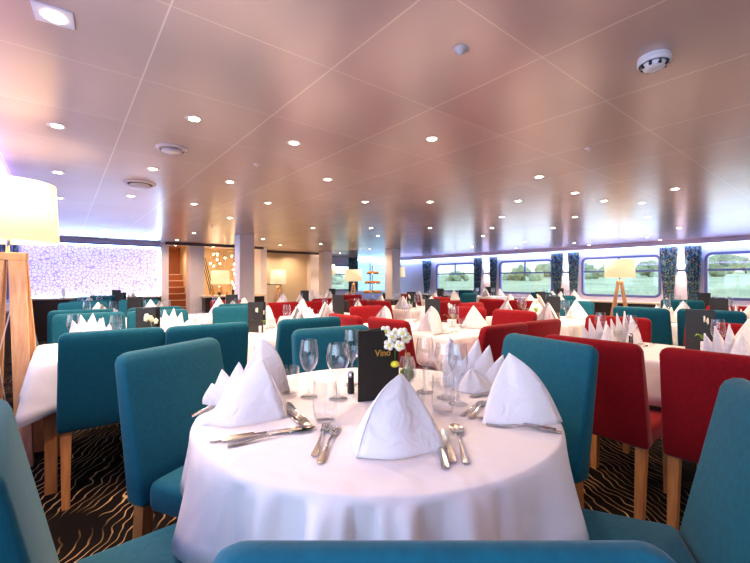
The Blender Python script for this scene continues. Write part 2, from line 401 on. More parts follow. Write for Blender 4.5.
# hanging bulb cluster
cl = thing('pendant_cluster', 'cluster of small glass bulbs hanging on thin wires over the bar', 'chandelier', (3.75, YB+.75, CH))
for k in range(26):
    x = random.uniform(-.55, .5); y = random.uniform(-.35, .35); z = -random.uniform(.15, 1.15)
    b = NB(); tube(b, [(x, y, 0), (x, y, z+.03)], .002, 5); w = mesh_obj('wire', b, 'chrome', cl)
    b = NB(); bmesh.ops.create_icosphere(b, subdivisions=1, radius=.022, matrix=Matrix.Translation((x, y, z))); mesh_obj('bulb', b, 'bulb', cl, True)
# cream hall wall right of the bar
b = NB(); box(b, 4.42, 6.9, YB+1.6, YB+1.7, 0, CH); struct('wall_hall', b, 'cream')
dr = bpy.data.objects.new('door_1', None); COL.objects.link(dr); dr.location = (5.05, YB+1.57, 0); dr['kind'] = 'structure'
b = NB(); box(b, -.02, .56, -.02, 0, 0, 1.05); mesh_obj('door_leaf', b, 'ledge', dr)
b = NB(); box(b, -.05, -.02, -.03, .02, 0, 1.08); box(b, .56, .59, -.03, .02, 0, 1.08); box(b, -.05, .59, -.03, .02, 1.05, 1.08); mesh_obj('door_frame', b, 'darkwood', dr)
b = NB(); box(b, 6.62, 6.95, YB+1.35, YE, 0, CH, .01); struct('trim_14', b, 'column')
# far end wall: window and aqua backlit panels
b = NB(); box(b, 6.9, XW, YE-.0, YE+.1, 0, .78); box(b, 6.9, XW, YE, YE+.1, 1.80, CH); box(b, 6.9, 7.9, YE, YE+.1, .78, 1.8); box(b, 9.2, XW, YE, YE+.1, .78, 1.8); struct('wall_end', b, 'lavwall')
def end_window(x0, x1):
    root = bpy.data.objects.new('window_11', None); COL.objects.link(root); root.location = ((x0+x1)/2, YE, .78); root['kind'] = 'structure'; hw = (x1-x0)/2
    b = NB(); box(b, -hw, hw, -.03, .03, 0, .05); box(b, -hw, hw, -.03, .03, .97, 1.02); box(b, -hw, -hw+.05, -.03, .03, 0, 1.02); box(b, hw-.05, hw, -.03, .03, 0, 1.02); mesh_obj('window_frame', b, 'frame', root)
    b = NB(); box(b, -hw, hw, -.02, .02, .62, .66); mesh_obj('transom_bar', b, 'frame', root)
    b = NB(); box(b, -hw, hw, .03, .034, 0, 1.02); mesh_obj('pane', b, 'pane', root)
end_window(7.9, 9.2)
for x0, x1, lb in ((9.35, 10.15, 'tall aqua glowing wall panel left of the far corner, behind the pale column'), (10.3, 11.0, 'tall aqua glowing wall panel in the far right corner by the curtain')):
    b = NB(); box(b, x0, x1, YE-.06, YE, .75, 2.0, .01); tag(mesh_obj('light_panel', b, 'aqua'), lb, 'light panel')
b = NB(); box(b, 9.25, XW-.1, YE-.1, YE-.07, 2.02, 2.05); tag(mesh_obj('led_strip', b, 'ledstrip'), 'blue light strip above the aqua panels on the far end wall', 'light')
# free standing columns
for i, (x, y, w) in enumerate(((2.86, 7.8, .3), (7.55, 8.65, .32), (6.45, 10.6, .3))):
    b = NB(); box(b, x-w/2, x+w/2, y-w/2, y+w/2, 0, CH, .012); struct('trim_%d' % (20+i), b, 'column')

# curtains
def curtain(x, y, wt, wb_, lab, side=-1, zt=1.98, zb=.69):
    bm = NB()
    def f(u, v):
        w = wt+(wb_-wt)*min(1, v*1.1)**1.3; yy = (u-.5)*w
        return (side*(.07+.022*sin(u*2*pi*5)*(1-.2*v)), yy, zt-(zt-zb)*v)
    grid(bm, f, 40, 12); o = mesh_obj('curtain', bm, 'curtain', None, True, (x, y, 0)); solid(o, .004); tag(o, lab, 'curtain')
gaps = [('between the first and second right-hand windows', 2.27, 3.1), ('between the second and third right-hand windows', 4.92, 5.75), ('between the third and fourth right-hand windows', 7.52, 8.5)]
for nm, a, c in gaps:
    curtain(XW, a+.2, .32, .20, 'blue mosaic patterned curtain, nearer one of the pair '+nm)
    curtain(XW, c-.17, .36, .20, 'blue mosaic patterned curtain, farther one of the pair '+nm)
    m_ = (a+c)/2; s = thing('wall_sconce', 'small up-and-down wall light '+nm, 'wall light', (XW-.02, m_, 1.42))
    b = NB(); box(b, -.09, 0, -.07, .07, -.035, .035, .008); mesh_obj('housing', b, 'frame', s)
    b = NB(); box(b, -.075, -.015, -.055, .055, .036, .04); mesh_obj('diffuser', b, 'sconce', s)
    b = NB(); box(b, -.075, -.015, -.055, .055, -.04, -.036); mesh_obj('diffuser', b, 'sconce', s)
    area('sconce_up', (XW-.07, m_, 1.47), (R(180), 0, 0), .05, .1, 1.6, (1, .85, .85), 120)
    area('sconce_down', (XW-.07, m_, 1.37), (0, 0, 0), .05, .1, 1.2, (1, .72, .5), 120)
curtain(XW, 10.75, .5, .3, 'blue patterned curtain at the far end of the right-hand windows')
curtain(XL, 7.15, .55, .4, 'blue mosaic curtain on the left wall behind the lamp shade', 1, 2.0, .78)
curtain(XL, 9.9, .7, .55, 'blue and aqua mosaic curtain seen through the wooden lamp legs', 1, 2.0, .78)
curtain(XL, 4.5, .5, .4, 'blue mosaic curtain on the left wall nearest the wooden lamp', 1, 2.0, .78)
bm = NB()
def fc(u, v): return ((u-.5)*.45, .02*sin(u*30), 2.1-1.38*v)
grid(bm, fc, 40, 8); o = mesh_obj('curtain', bm, 'curtain', None, True, (9.15+.12, YE-.12, 0)); solid(o, .004); tag(o, 'dark patterned curtain right of the far end window', 'curtain')
bm = NB(); grid(bm, fc, 40, 8); o = mesh_obj('curtain', bm, 'curtain', None, True, (7.75, YE-.12, 0)); solid(o, .004); tag(o, 'dark patterned curtain left of the far end window', 'curtain')

# ------------------------------------------------------------------ outside: river, bank, trees
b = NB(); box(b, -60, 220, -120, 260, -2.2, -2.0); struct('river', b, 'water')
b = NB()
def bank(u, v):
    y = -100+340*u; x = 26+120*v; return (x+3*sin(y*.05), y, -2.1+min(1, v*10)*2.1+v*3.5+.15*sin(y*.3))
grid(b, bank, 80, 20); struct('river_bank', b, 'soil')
rt = random.Random(3)
def tree(x, y, z, h, lab):
    t = thing('tree', lab, 'tree', (x, y, z), 0, 'trees on the far bank')
    bm = NB(); tube(bm, [(0, 0, -.3), (0, 0, h*.5)], [.25, .15], 7); mesh_obj('trunk', bm, 'bark', t)
    bm = NB()
    for k in range(22):
        a = rt.uniform(0, 6.28); rr = rt.uniform(.1, .95)*h
        bmesh.ops.create_icosphere(bm, subdivisions=2, radius=h*rt.uniform(.14, .26), matrix=Matrix.Translation((cos(a)*rr*.7, sin(a)*rr, h*rt.uniform(.25, .55+.35*(1-rr/h)))))
    for v in bm.verts: v.co += Vector((rt.uniform(-1, 1), rt.uniform(-1, 1), rt.uniform(-1, 1)))*h*.05
    mesh_obj('crown', bm, 'tree', t)
TORD = 'first,second,third,fourth,fifth,sixth,seventh,eighth,ninth,tenth,eleventh,twelfth,thirteenth,fourteenth'.split(',')
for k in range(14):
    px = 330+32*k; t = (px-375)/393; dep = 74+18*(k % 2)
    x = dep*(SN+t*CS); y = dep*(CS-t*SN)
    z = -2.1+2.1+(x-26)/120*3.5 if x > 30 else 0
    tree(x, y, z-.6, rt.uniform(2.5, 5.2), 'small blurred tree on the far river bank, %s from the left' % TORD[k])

# ------------------------------------------------------------------ ceiling fittings
DL = [(57, 126), (194, 119), (58, 172.5), (153, 169), (230, 182), (294, 143), (432, 139), (327.6, 179.5), (539, 177), (675, 189), (59.5, 198), (131, 196), (105, 230),
      (147, 234), (177, 240), (194, 204), (230, 218), (268, 203), (194, 233), (263, 239), (280, 245), (371, 228), (378, 236), (321, 244), (340, 253),
      (370, 249), (430, 228), (492, 228), (483, 236), (472, 247), (525, 242), (516, 248), (463, 258), (502, 217), (575, 217), (553, 228), (592, 236.5), (532, 250), (574, 243),
      (589, 245), (648, 217), (679, 228), (647, 237), (660, 240), (713, 241), (604, 201), (518, 201), (365, 202), (430, 202), (642, 203), (575, 190+3), (313, 228)]
def mk_down():
    d = thing('ceiling_downlight', '', 'downlight')
    b = NB(); lathe(b, [(.028, 0), (.045, -.004), (.05, 0)], 20); mesh_obj('trim_ring', b, 'spk', d, True)
    b = NB(); lathe(b, [(0, -.002), (.028, -.002)], 20); mesh_obj('lens', b, 'lens', d)
    return d
dproto = mk_down()
lamp_data = bpy.data.lights.new('downlight_beam', 'AREA'); lamp_data.shape = 'DISK'; lamp_data.size = .06; lamp_data.energy = DOWN_W; lamp_data.color = (1, .74, .50); lamp_data.spread = R(150)
def zone(x, y):
    if x < 2.2 and y > 5.5: return 'small warm ceiling downlight near the violet wall panel'
    if x < 2.2: return 'small warm ceiling downlight over the left-hand teal chair tables'
    if y > 7: return 'small warm ceiling downlight far back towards the bar and columns'
    if x > 6: return 'small warm ceiling downlight near the right-hand window row'
    return 'small warm ceiling downlight over the middle of the dining room'
def beam_light(x, y):
    o = bpy.data.objects.new('downlight_beam', lamp_data); o.location = (x, y, CH-.012); COL.objects.link(o)
DP = []
ORD = 'nearest,second,third,fourth,fifth,sixth,seventh,eighth,ninth,tenth,eleventh,twelfth,thirteenth,fourteenth,fifteenth,sixteenth,seventeenth,eighteenth,nineteenth,twentieth'.split(',')
for u, v in DL:
    z = 393*(CH-1.2)/(280-v); t = (u-375)/393; x = z*(SN+t*CS); y = z*(CS-t*SN)
    if not (XL < x < XW-.35 and y < YB+1.2): continue
    DP.append((x, y)); beam_light(x, y)
ZC = {}
for x, y in sorted(DP, key=lambda p: p[0]*SN+p[1]*CS):
    zl = zone(x, y); k = ZC[zl] = ZC.get(zl, -1)+1
    place(dproto, USED, (x, y, CH), 0, zl+', '+(ORD[k] if k == 0 else ORD[k]+' nearest')+' there', 'downlights: '+zl[28:])
for x, y in ((.6, -1.2), (2.2, -1.6), (4, -1.5), (6, -1), (8.5, -1), (2.9, .1), (10, 0), (4.6, -.2)):
    beam_light(x, y)
for x, y, lb in ((2.3, YB+.75, 'small warm downlight over the stair recess'), (3.2, YB+.6, 'small warm downlight over the bar niche'), (5.0, YB+1.15, 'small warm downlight in the cream hall, left one'), (5.9, YB+1.15, 'small warm downlight in the cream hall, right one')):
    place(dproto, USED, (x, y, CH), 0, lb, 'downlights in the back recesses'); beam_light(x, y)
# square recessed lamp at the top left
x, y = .9*393/265*(SN-.8168*CS), .9*393/265*(CS+.8168*SN)
sq = thing('square_downlight', 'bright square recessed ceiling lamp at the top left', 'downlight', (x, y, CH), R(-5))
b = NB(); box(b, -.055, .055, -.055, .055, -.006, 0, .002); mesh_obj('frame', b, 'white', sq)
b = NB(); lathe(b, [(0, -.008), (.032, -.008)], 24); mesh_obj('lens', b, 'lens', sq); beam_light(x, y)
def cp(u, v):
    z = 393*(CH-1.2)/(280-v); t = (u-375)/393; return z*(SN+t*CS), z*(CS-t*SN)
x, y = cp(654, 57)
sd = thing('smoke_detector', 'round white smoke detector on the ceiling at upper right', 'smoke detector', (x, y, CH))
b = NB(); lathe(b, [(0, 0), (.055, 0), (.058, -.012), (.058, -.026), (.052, -.030)], 36); mesh_obj('base', b, 'white', sd, True)
b = NB()
for k in range(8):
    a = k*pi/4; box(b, .040*cos(a)-.005, .040*cos(a)+.005, .040*sin(a)-.005, .040*sin(a)+.005, -.044, -.028)
mesh_obj('rib', b, 'slot', sd)
b = NB(); lathe(b, [(.042, -.029), (.044, -.034), (.036, -.046), (0, -.05)], 30); mesh_obj('sensor_cap', b, 'white', sd, True)
for (u, v, r, lb, dk) in ((140, 183, .13, 'round ceiling air vent with a dark slot near the violet panel', 1), (172, 148, .10, 'flat round ceiling loudspeaker left of centre', 0)):
    x, y = cp(u, v); o = thing('ceiling_vent' if dk else 'ceiling_speaker', lb, 'vent' if dk else 'speaker', (x, y, CH))
    b = NB(); lathe(b, [(r, 0), (r, -.008), (r*.8, -.014)], 36); mesh_obj('ring', b, 'spk', o, True)
    b = NB(); lathe(b, [(r*.8, -.006), (0, -.006)], 30); mesh_obj('slot', b, 'slot' if dk else 'spk', o)
    b = NB(); lathe(b, [(0, -.016), (r*.62, -.016), (r*.66, -.03), (0, -.032)], 36); mesh_obj('disc', b, 'spk', o, True)
for u, v, lb in ((257, 164, 'small square chrome ceiling light, unlit, left of centre'), (461, 49, 'small unlit ceiling nozzle above the foreground table'), (589, 148, 'small unlit gold ceiling spotlight at right'), (213, 226, 'small unlit ceiling nozzle towards the bar'), (106, 237, 'small dark ceiling nozzle above the violet panel')):
    x, y = cp(u, v); b = NB(); lathe(b, [(.03, 0), (.028, -.006), (.014, -.01), (.012, -.02), (0, -.022)], 20); tag(mesh_obj('ceiling_nozzle', b, 'spk', None, True, (x, y, CH)), lb, 'ceiling fitting')

# ------------------------------------------------------------------ lamps
def floor_lamp(x, y, H, sh, r, lw, rz, lab, watt, spread=.17, col=(1, .80, .55)):
    t = thing('floor_lamp', lab, 'lamp', (x, y, 0), rz)
    hb = H-sh; top = hb-.07
    b = NB(); lathe(b, [(r*1.0, hb), (r*.93, H)], 48); o = mesh_obj('lamp_shade', b, 'shade', t, True); solid(o, .003)
    b = NB(); tube(b, [(0, 0, top), (0, 0, hb+.1)], .012, 10); mesh_obj('pole', b, 'chrome', t, True)
    b = NB(); bmesh.ops.create_uvsphere(b, u_segments=14, v_segments=8, radius=.04, matrix=Matrix.Translation((0, 0, hb+.13))); mesh_obj('bulb', b, 'bulb', t, True)
    b = NB(); box(b, -lw*1.15, lw*1.15, -.035, .035, top-.05, top, .004); mesh_obj('head_block', b, 'lampwood', t)
    for sx in (-1, 1):
        for sy in (-1, 1):
            b = NB(); beam(b, (sx*lw*.62, sy*.018, top-.05), (sx*(lw*.62+spread), sy*.13, 0), lw, .026); mesh_obj('leg', b, 'lampwood', t)
    b = NB(); tube(b, [(0, 0, top), (.03, .0, top-.3), (-.05, 0, .7), (.0, .1, .02)], .004, 6); mesh_obj('cord', b, 'cord', t)
    l = bpy.data.lights.new('lamp_bulb_light', 'POINT'); l.energy = watt; l.color = col; l.shadow_soft_size = .08
    lo = bpy.data.objects.new('lamp_bulb_light', l); lo.location = (x, y, hb+.13); COL.objects.link(lo)
    return t
floor_lamp(-.28, 3.52, 1.84, .39, .265, .085, R(-12), 'tall wooden A-frame floor lamp with lit cream drum shade at far left', 7, .07)
floor_lamp(8.85, 3.15, 1.61, .36, .27, .05, R(-60), 'wooden A-frame lamp with lit shade in front of the second right-hand window', 9)
floor_lamp(9.2, 10.3, 1.66, .36, .27, .05, R(-40), 'wooden A-frame lamp by the aqua corner at the far end of the windows', 9)
floor_lamp(6.6, 9.3, 1.5, .34, .25, .04, R(-30), 'lit shade lamp left of the large central column', 7)
floor_lamp(7.0, 11.35, 1.72, .34, .25, .04, R(-30), 'lit shade lamp in front of the far end window', 6)
floor_lamp(4.55, 9.9, 1.47, .38, .21, .05, R(-10), 'lit shade lamp just right of the bar niche', 7)
floor_lamp(3.35, 10.95, 1.45, .36, .24, .04, 0, 'lit shade lamp inside the bar niche below the bulbs', 6)

# ------------------------------------------------------------------ chairs
def mk_chair(colname):
    word = {'teal': 'teal', 'red': 'red'}[colname]
    t = thing('dining_chair', '', 'chair')
    Wb = .243
    bm = NB(); H0, H1 = .385, .898
    # backrest slab, reclined, slightly narrower and rounded on top
    def sect(z):
        k = (z-H0)/(H1-H0); y = -.10*k; th = .055+.028*(1-k); w = Wb*(1-.03*k)
        return y, th, w
    prev = None; rings = []
    zs = [H0, H0+.012, .5, .61, .72, .82, .863, .883, .894, .898]
    for i, z in enumerate(zs):
        y, th, w = sect(z)
        ins = {7: .008, 8: .022, 9: .04}.get(i, 0); thi = {6: 0, 7: .004, 8: .012, 9: .022}.get(i, 0)
        if i == 0: ins, thi = .006, .006
        w -= ins; ring = []; r = .014
        y0, y1 = y-th/2+thi, y+th/2-thi
        r = min(r, (y1-y0)/2*.9)
        for cx, cy, a0 in ((w-r, y1-r, 0), (-w+r, y1-r, 90), (-w+r, y0+r, 180), (w-r, y0+r, 270)):
            for q in range(4):
                a = R(a0+q*30); ring.append(bm.verts.new((cx+r*cos(a), cy+r*sin(a), z)))
        rings.append(ring)
    for a, c in zip(rings, rings[1:]):
        n = len(a)
        for q in range(n): bm.faces.new((a[q], a[(q+1) % n], c[(q+1) % n], c[q]))
    bm.faces.new(rings[0][::-1]); bm.faces.new(rings[-1])
    mesh_obj('backrest', bm, colname, t, True)
    bm = NB(); box(bm, -.225, .225, .035, .475, .36, .465, .028, 4); 
    for v in bm.verts:
        if v.co.z > .45: v.co.z += .012*max(0, 1-((v.co.x/.22)**2))
    mesh_obj('seat', bm, colname, t, True)
    for sx in (-1, 1):
        bm = NB(); beam(bm, (sx*.205, .0, .385), (sx*.205, -.035, 0), .045, .045, (0, 1, 0), .034); mesh_obj('leg', bm, 'beech', t)
        bm = NB(); beam(bm, (sx*.195, .44, .365), (sx*.195, .445, 0), .045, .045, (0, 1, 0), .034); mesh_obj('leg', bm, 'beech', t)
    return t
CH_ = {'teal': mk_chair('teal'), 'red': mk_chair('red')}
def chair(col, x, y, hx, hy, lab, group=None):
    """x, y: centre of the backrest's TOP edge, (hx, hy) facing"""
    n = sqrt(hx*hx+hy*hy); hx /= n; hy /= n
    return place(CH_[col], USED, (x+.10*hx, y+.10*hy, 0), atan2(hy, hx)-pi/2, lab, group)

# ------------------------------------------------------------------ tables and cloths
TZ = .742; CZ = .748
def perim(kind, n, a, c, r=.03):
    pts = []
    if kind == 'round':
        for i in range(n):
            t = 2*pi*i/n; pts.append((a*cos(t), c*sin(t), cos(t), sin(t), 0))
    else:
        per = 4*(a+c); 
        for i in range(n):
            s = per*i/n
            # walk the rectangle
            if s < 2*c: x, y, nx, ny = a, -c+s, 1, 0
            elif s < 2*c+2*a: x, y, nx, ny = a-(s-2*c), c, 0, 1
            elif s < 4*c+2*a: x, y, nx, ny = -a, c-(s-2*c-2*a), -1, 0
            else: x, y, nx, ny = -a+(s-4*c-2*a), -c, 0, -1
            d = sqrt((a-abs(x))**2+(c-abs(y))**2)      # distance to nearest corner
            k = max(0, 1-d/.16)
            cn = Vector((math.copysign(1, x), math.copysign(1, y), 0)).normalized()
            nn = (Vector((nx, ny, 0))*(1-k)+cn*k).normalized()
            ir = max(0, .05-d)*.45
            pts.append((x-cn.x*ir, y-cn.y*ir, nn.x, nn.y, k))
    return pts
def cloth(kind, a, c, drop, seed=0, folds=None, amp=.016, n=240, press=None):
    rn = random.Random(seed); bm = NB(); P = perim(kind, n, a, c)
    f1 = folds or int((4*(a+c) if kind != 'round' else 2*pi*a)/.22); ph = rn.uniform(0, 6); ph2 = rn.uniform(0, 6)
    rings = []
    inner = [bm.verts.new((p[0]*.93, p[1]*.93, 0)) for p in P]
    ctr = bm.verts.new((0, 0, 0))
    for i in range(n): bm.faces.new((ctr, inner[i], inner[(i+1) % n]))
    rings.append(inner)
    for k, (out, dz) in enumerate(((-.004, 0), (.003, -.003), (.007, -.012), (None, .022), (None, .05), (None, .09), (None, .14), (None, .19), (None, 1))):
        ring = []
        for i, (x, y, nx, ny, kc) in enumerate(P):
            if out is not None: ring.append(bm.verts.new((x+nx*out, y+ny*out, dz))); continue
            dd = drop*(1+.32*kc) if kind != 'round' else drop
            d = dd if dz == 1 else dz/.24*dd
            t = d/.24
            w = amp*t*(sin(f1*2*pi*i/n+ph)+.5*sin(f1*.53*2*pi*i/n*1+ph2 if 0 else round(f1*.6)*2*pi*i/n+ph2))
            o = .008+.036*t+w+kc*.03*t
            if press:
                for (px, py, pr, pa) in press:
                    g = math.exp(-(((x-px)**2+(y-py)**2)/(pr*pr)))
                    o += g*pa*min(1, t*3.5)*(1.5*abs(sin(i*2*pi/n*12.5+.4))**.6-1.15+.12*sin(i*2*pi/n*61))
            o = max(o, .006)
            ring.append(bm.verts.new((x+nx*o, y+ny*o, -d)))
        rings.append(ring)
    for A, B in zip(rings, rings[1:]):
        for i in range(n): bm.faces.new((A[i], B[i], B[(i+1) % n], A[(i+1) % n]))
    return bm
TBL = {}
def table(key, phrase, x0, x1, y0, y1, seed):
    cx, cy = (x0+x1)/2, (y0+y1)/2; a, c = (x1-x0)/2, (y1-y0)/2
    t = thing('dining_table', 'rectangular dining table under a white cloth, '+phrase, 'table', (cx, cy, 0))
    b = NB(); box(b, -a+.01, a-.01, -c+.01, c-.01, TZ-.025, TZ, .004); mesh_obj('tabletop', b, 'beech', t)
    for sx in (-1, 1):
        for sy in (-1, 1):
            b = NB(); box(b, sx*(a-.08)-.028, sx*(a-.08)+.028, sy*(c-.08)-.028, sy*(c-.08)+.028, 0, TZ-.025); mesh_obj('leg', b, 'beech', t)
    o = mesh_obj('tablecloth', cloth('rect', a+.003, c+.003, .24, seed), 'linen', None, True, (cx, cy, CZ-.004))
    solid(o, .002, 1); tag(o, 'white linen tablecloth over the table '+phrase, 'tablecloth'); TBL[key] = (phrase, x0, x1, y0, y1)

# front round table
T1 = (.90, 1.12); T1R = .61
t = thing('dining_table', 'large round dining table in the foreground under a white cloth', 'table', (T1[0], T1[1], 0))
b = NB(); lathe(b, [(0, TZ-.025), (T1R-.01, TZ-.025), (T1R-.006, TZ-.012), (T1R-.01, TZ), (0, TZ)], 64); mesh_obj('tabletop', b, 'beech', t)
b = NB(); lathe(b, [(0, 0), (.28, 0), (.27, .03), (.06, .06), (.05, .1), (.05, TZ-.03), (.12, TZ-.026)], 32); mesh_obj('pedestal', b, 'darkwood', t, True)
fc_ = (-.39, -.5)
o = mesh_obj('tablecloth', cloth('round', T1R, T1R, .222, 5, 11, .026, 480, [(-.42, -.45, .24, .10)]), 'linen', None, True, (T1[0], T1[1], CZ-.004))
solid(o, .002, 1); tag(o, 'white linen tablecloth draped in folds over the round foreground table', 'tablecloth')

table('A', 'beside the wooden floor lamp', -.13, .97, 2.80, 3.62, 1)
table('B', 'second along the left wall', .02, 1.12, 4.78, 5.6, 2)
table('C', 'third along the left wall', .02, 1.12, 6.75, 7.55, 3)
table('C2', 'below the violet wall panel', .1, 1.4, 8.75, 9.5, 4)
table('D', 'just behind the round table', 1.12, 1.95, 2.85, 3.70, 5)
table('D2', 'well behind the round table', 1.3, 2.05, 4.85, 5.65, 6)
table('E', 'left of centre by red chairs', 2.12, 3.1, 3.80, 4.6, 7)
table('R2', 'long, in the middle', 2.36, 3.2, 2.0, 3.3, 8)
table('R1', 'behind the two large red chairs', 2.62, 3.32, .08, 1.42, 9)
table('F', 'right of the long middle one', 4.0, 4.9, 1.88, 2.95, 10)
table('G', 'far right by teal chairs', 4.9, 5.8, .45, 1.65, 11)
table('H', 'at the far right windows', 7.0, 7.9, 1.0, 2.2, 12)
table('I', 'before the right-hand lamp', 5.7, 6.6, 2.9, 4.0, 13)
table('J', 'beyond the long middle one', 4.0, 4.9, 4.2, 5.3, 14)
table('K', 'at the back between columns', 4.2, 5.1, 7.0, 8.0, 15)
table('L', 'near the big central column', 6.2, 7.1, 5.6, 6.6, 16)
table('N', 'at the windows behind the column', 8.9, 9.8, 6.2, 7.3, 17)
table('O', 'at the windows left of lamp', 8.6, 9.5, 4.0, 5.1, 18)
table('P', 'beside the square left column', 3.0, 3.8, 6.0, 6.9, 19)

# chairs of the front table
chair('teal', .303, .268, .6225, .7826, 'teal velvet chair in the very front, back to the camera, cut off below').scale = (1.03, 1, 1.035)
chair('teal', -.115, 1.04, 1, .06, 'teal velvet chair at the left edge of the photo, side on to the round table')
chair('teal', 1.29, .12, -.5, .87, 'large teal velvet chair at the right edge facing the round table')
chair('teal', .365, 1.83, .5, -.85, 'teal velvet chair at the far left side of the round foreground table')
chair('teal', 1.22, 1.93, -.1, -1, 'teal velvet chair right behind the black menu on the round table')
chair('teal', 1.76, .93, -.98, .2, 'teal velvet chair behind the large standing napkin at the right of the round table')
# red chairs right
chair('red', 2.13, .90, 1, 0, 'large red velvet chair right of the round table, left one of the two')
chair('red', 2.14, .36, 1, 0, 'large red velvet chair near the right edge, partly behind a teal chair')
chair('red', 3.60, 1.30, -1, -.1, 'red velvet chair on the far side of the table behind the two large red chairs')
chair('red', 3.66, .62, -1, 0, 'red velvet chair behind the orchid on the right-hand table')
chair('red', 2.375, 1.55, 0.05, 1, 'small dark-backed red velvet chair in the middle, left one of the pair')
chair('red', 2.83, 1.53, 0.05, 1, 'small dark-backed red velvet chair in the middle, right one of the pair')
chair('red', 2.00, 2.36, 1, 0, 'bright red chair behind the menu, nearer one at the long middle table')
chair('red', 1.93, 2.86, 1, 0, 'red chair behind the menu, farther one at the long middle table')
chair('red', 3.56, 2.22, -1, 0, 'red chair on the far side of the long middle table, nearer one')
chair('red', 3.56, 2.80, -1, 0, 'red chair on the far side of the long middle table, farther one')
chair('red', 2.8, 3.68, 0, -1, 'red chair at the far end of the long middle table')
# left groups
chair('teal', .225, 2.56, 0, 1, 'dark teal chair at left seen from behind, leg visible, by the lamp table')
chair('teal', .71, 2.53, 0, 1, 'dark teal chair seen from behind, right of the leftmost one at the lamp table')
chair('teal', .18, 4.0, 0, -1, 'teal chair facing the camera on the far side of the lamp table, left one')
chair('teal', .68, 4.0, 0, -1, 'teal chair facing the camera on the far side of the lamp table, right one')
chair('teal', .14, 4.48, 0, 1, 'teal chair behind the lamp table with its back to the camera, left one')
chair('teal', .74, 4.48, 0, 1, 'teal chair behind the lamp table with its back to the camera, right one')
chair('teal', -.31, 5.2, 1, 0, 'teal chair seen side on against the left wall behind the lamp')
chair('teal', .2, 5.98, 0, -1, 'teal chair on the far side of the second left-hand table, left one')
chair('teal', .8, 5.98, 0, -1, 'teal chair on the far side of the second left-hand table, right one')
chair('teal', .3, 6.42, 0, 1, 'teal chair on the near side of the third left-hand table, left one')
chair('teal', .85, 6.42, 0, 1, 'teal chair on the near side of the third left-hand table, right one')
chair('teal', .4, 7.93, 0, -1, 'teal chair on the far side of the third left-hand table')
chair('teal', .6, 8.4, 0, 1, 'teal chair in front of the table below the violet wall panel')
chair('teal', 1.40, 2.50, 0.05, 1, 'dark teal chair seen from behind just beyond the round table')
chair('teal', 1.42, 4.1, 0, -1, 'teal chair on the far side of the small table behind the round one')
chair('teal', 1.6, 4.52, 0, 1, 'dark teal chair before the third small table straight back')
chair('red', 2.36, 4.98, 0, -1, 'red chair facing the camera left of centre, left one of two')
chair('red', 2.88, 4.98, 0, -1, 'red chair facing the camera left of centre, right one of two')
chair('red', 1.95, 6.08, 0, -1, 'red chair behind the third small table straight back')
chair('teal', 4.50, 1.42, 1, 0, 'teal chair with its back to the camera at the far right table, left one')
chair('teal', 4.60, .9, 1, 0, 'teal chair with its back to the camera at the far right table, right one')
chair('red', 6.15, 1.0, -1, 0, 'red chair on the far side of the far right table')
chair('teal', 4.4, 1.52, 0, 1, 'teal chair on the near side of the table before the third window') if 0 else None
chair('red', 4.3, 3.33, 0, -1, 'red chair on the far side of the table before the third window, left one')
chair('teal', 5.25, 2.4, -1, 0, 'teal chair at the right end of the table before the third window')
chair('red', 3.66, 4.5, 1, 0, 'red chair at the left end of the centre table, nearer one')
chair('red', 3.66, 5.05, 1, 0, 'red chair at the left end of the centre table, farther one')
chair('red', 4.45, 3.82, 0, 1, 'red chair on the near side of the centre table')
chair('red', 5.25, 4.75, -1, 0, 'red chair at the right end of the centre table')
chair('red', 5.36, 3.2, 1, 0, 'red chair at the left end of the middle right table, nearer one')
chair('red', 5.36, 3.75, 1, 0, 'red chair at the left end of the middle right table, farther one')
chair('teal', 6.95, 3.4, -1, 0, 'teal chair at the right end of the middle right table')
chair('teal', 6.65, 1.6, 1, 0, 'teal chair before the window table at far right')
chair('red', 5.85, 6.1, 1, 0, 'red chair beside the big central column, left side')
chair('teal', 6.65, 5.2, 0, 1, 'teal chair in front of the table near the big column')
chair('teal', 8.25, 4.5, 1, 0, 'teal chair at the window table left of the right-hand lamp')
chair('teal', 8.55, 6.8, 1, 0, 'teal chair at the window table behind the big column')
chair('red', 4.65, 6.6, 0, 1, 'red chair before the back table between the columns')
chair('red', 3.4, 5.6, 0, 1, 'red chair before the table beside the square column')

# ------------------------------------------------------------------ tableware prototypes
def glass_obj(name, cat, prof, seg):
    b = NB(); lathe(b, prof, seg); return tag(mesh_obj(name, b, 'glass', None, True), '', cat)
WPROF = [(0, .004), (.030, .003), (.034, .001), (.034, .003), (.022, .007), (.006, .014), (.0042, .04), (.0042, .085), (.008, .098), (.022, .112), (.033, .135), (.0365, .155), (.0345, .185), (.0295, .222)]
WPROF2 = [(0, .004), (.034, .003), (.037, .001), (.037, .003), (.022, .007), (.006, .014), (.0045, .04), (.0045, .082), (.010, .094), (.030, .11), (.042, .138), (.0445, .158), (.041, .185), (.035, .212)]
TPROF = [(0, .003), (.030, .003), (.034, .001), (.0375, .02), (.040, .06), (.0395, .09), (.037, .128)]
TPROF2 = [(0, .010), (.024, .010), (.028, .001), (.031, .03), (.034, .07), (.035, .095)]
wine = glass_obj('wine_glass', 'wine glass', WPROF, 28)
wine2 = glass_obj('wine_glass', 'wine glass', WPROF2, 28)
tumb = glass_obj('water_glass', 'glass', TPROF, 28)
tumb2 = glass_obj('water_glass', 'glass', TPROF2, 28)
winef = glass_obj('wine_glass', 'wine glass', WPROF[1::1], 12)

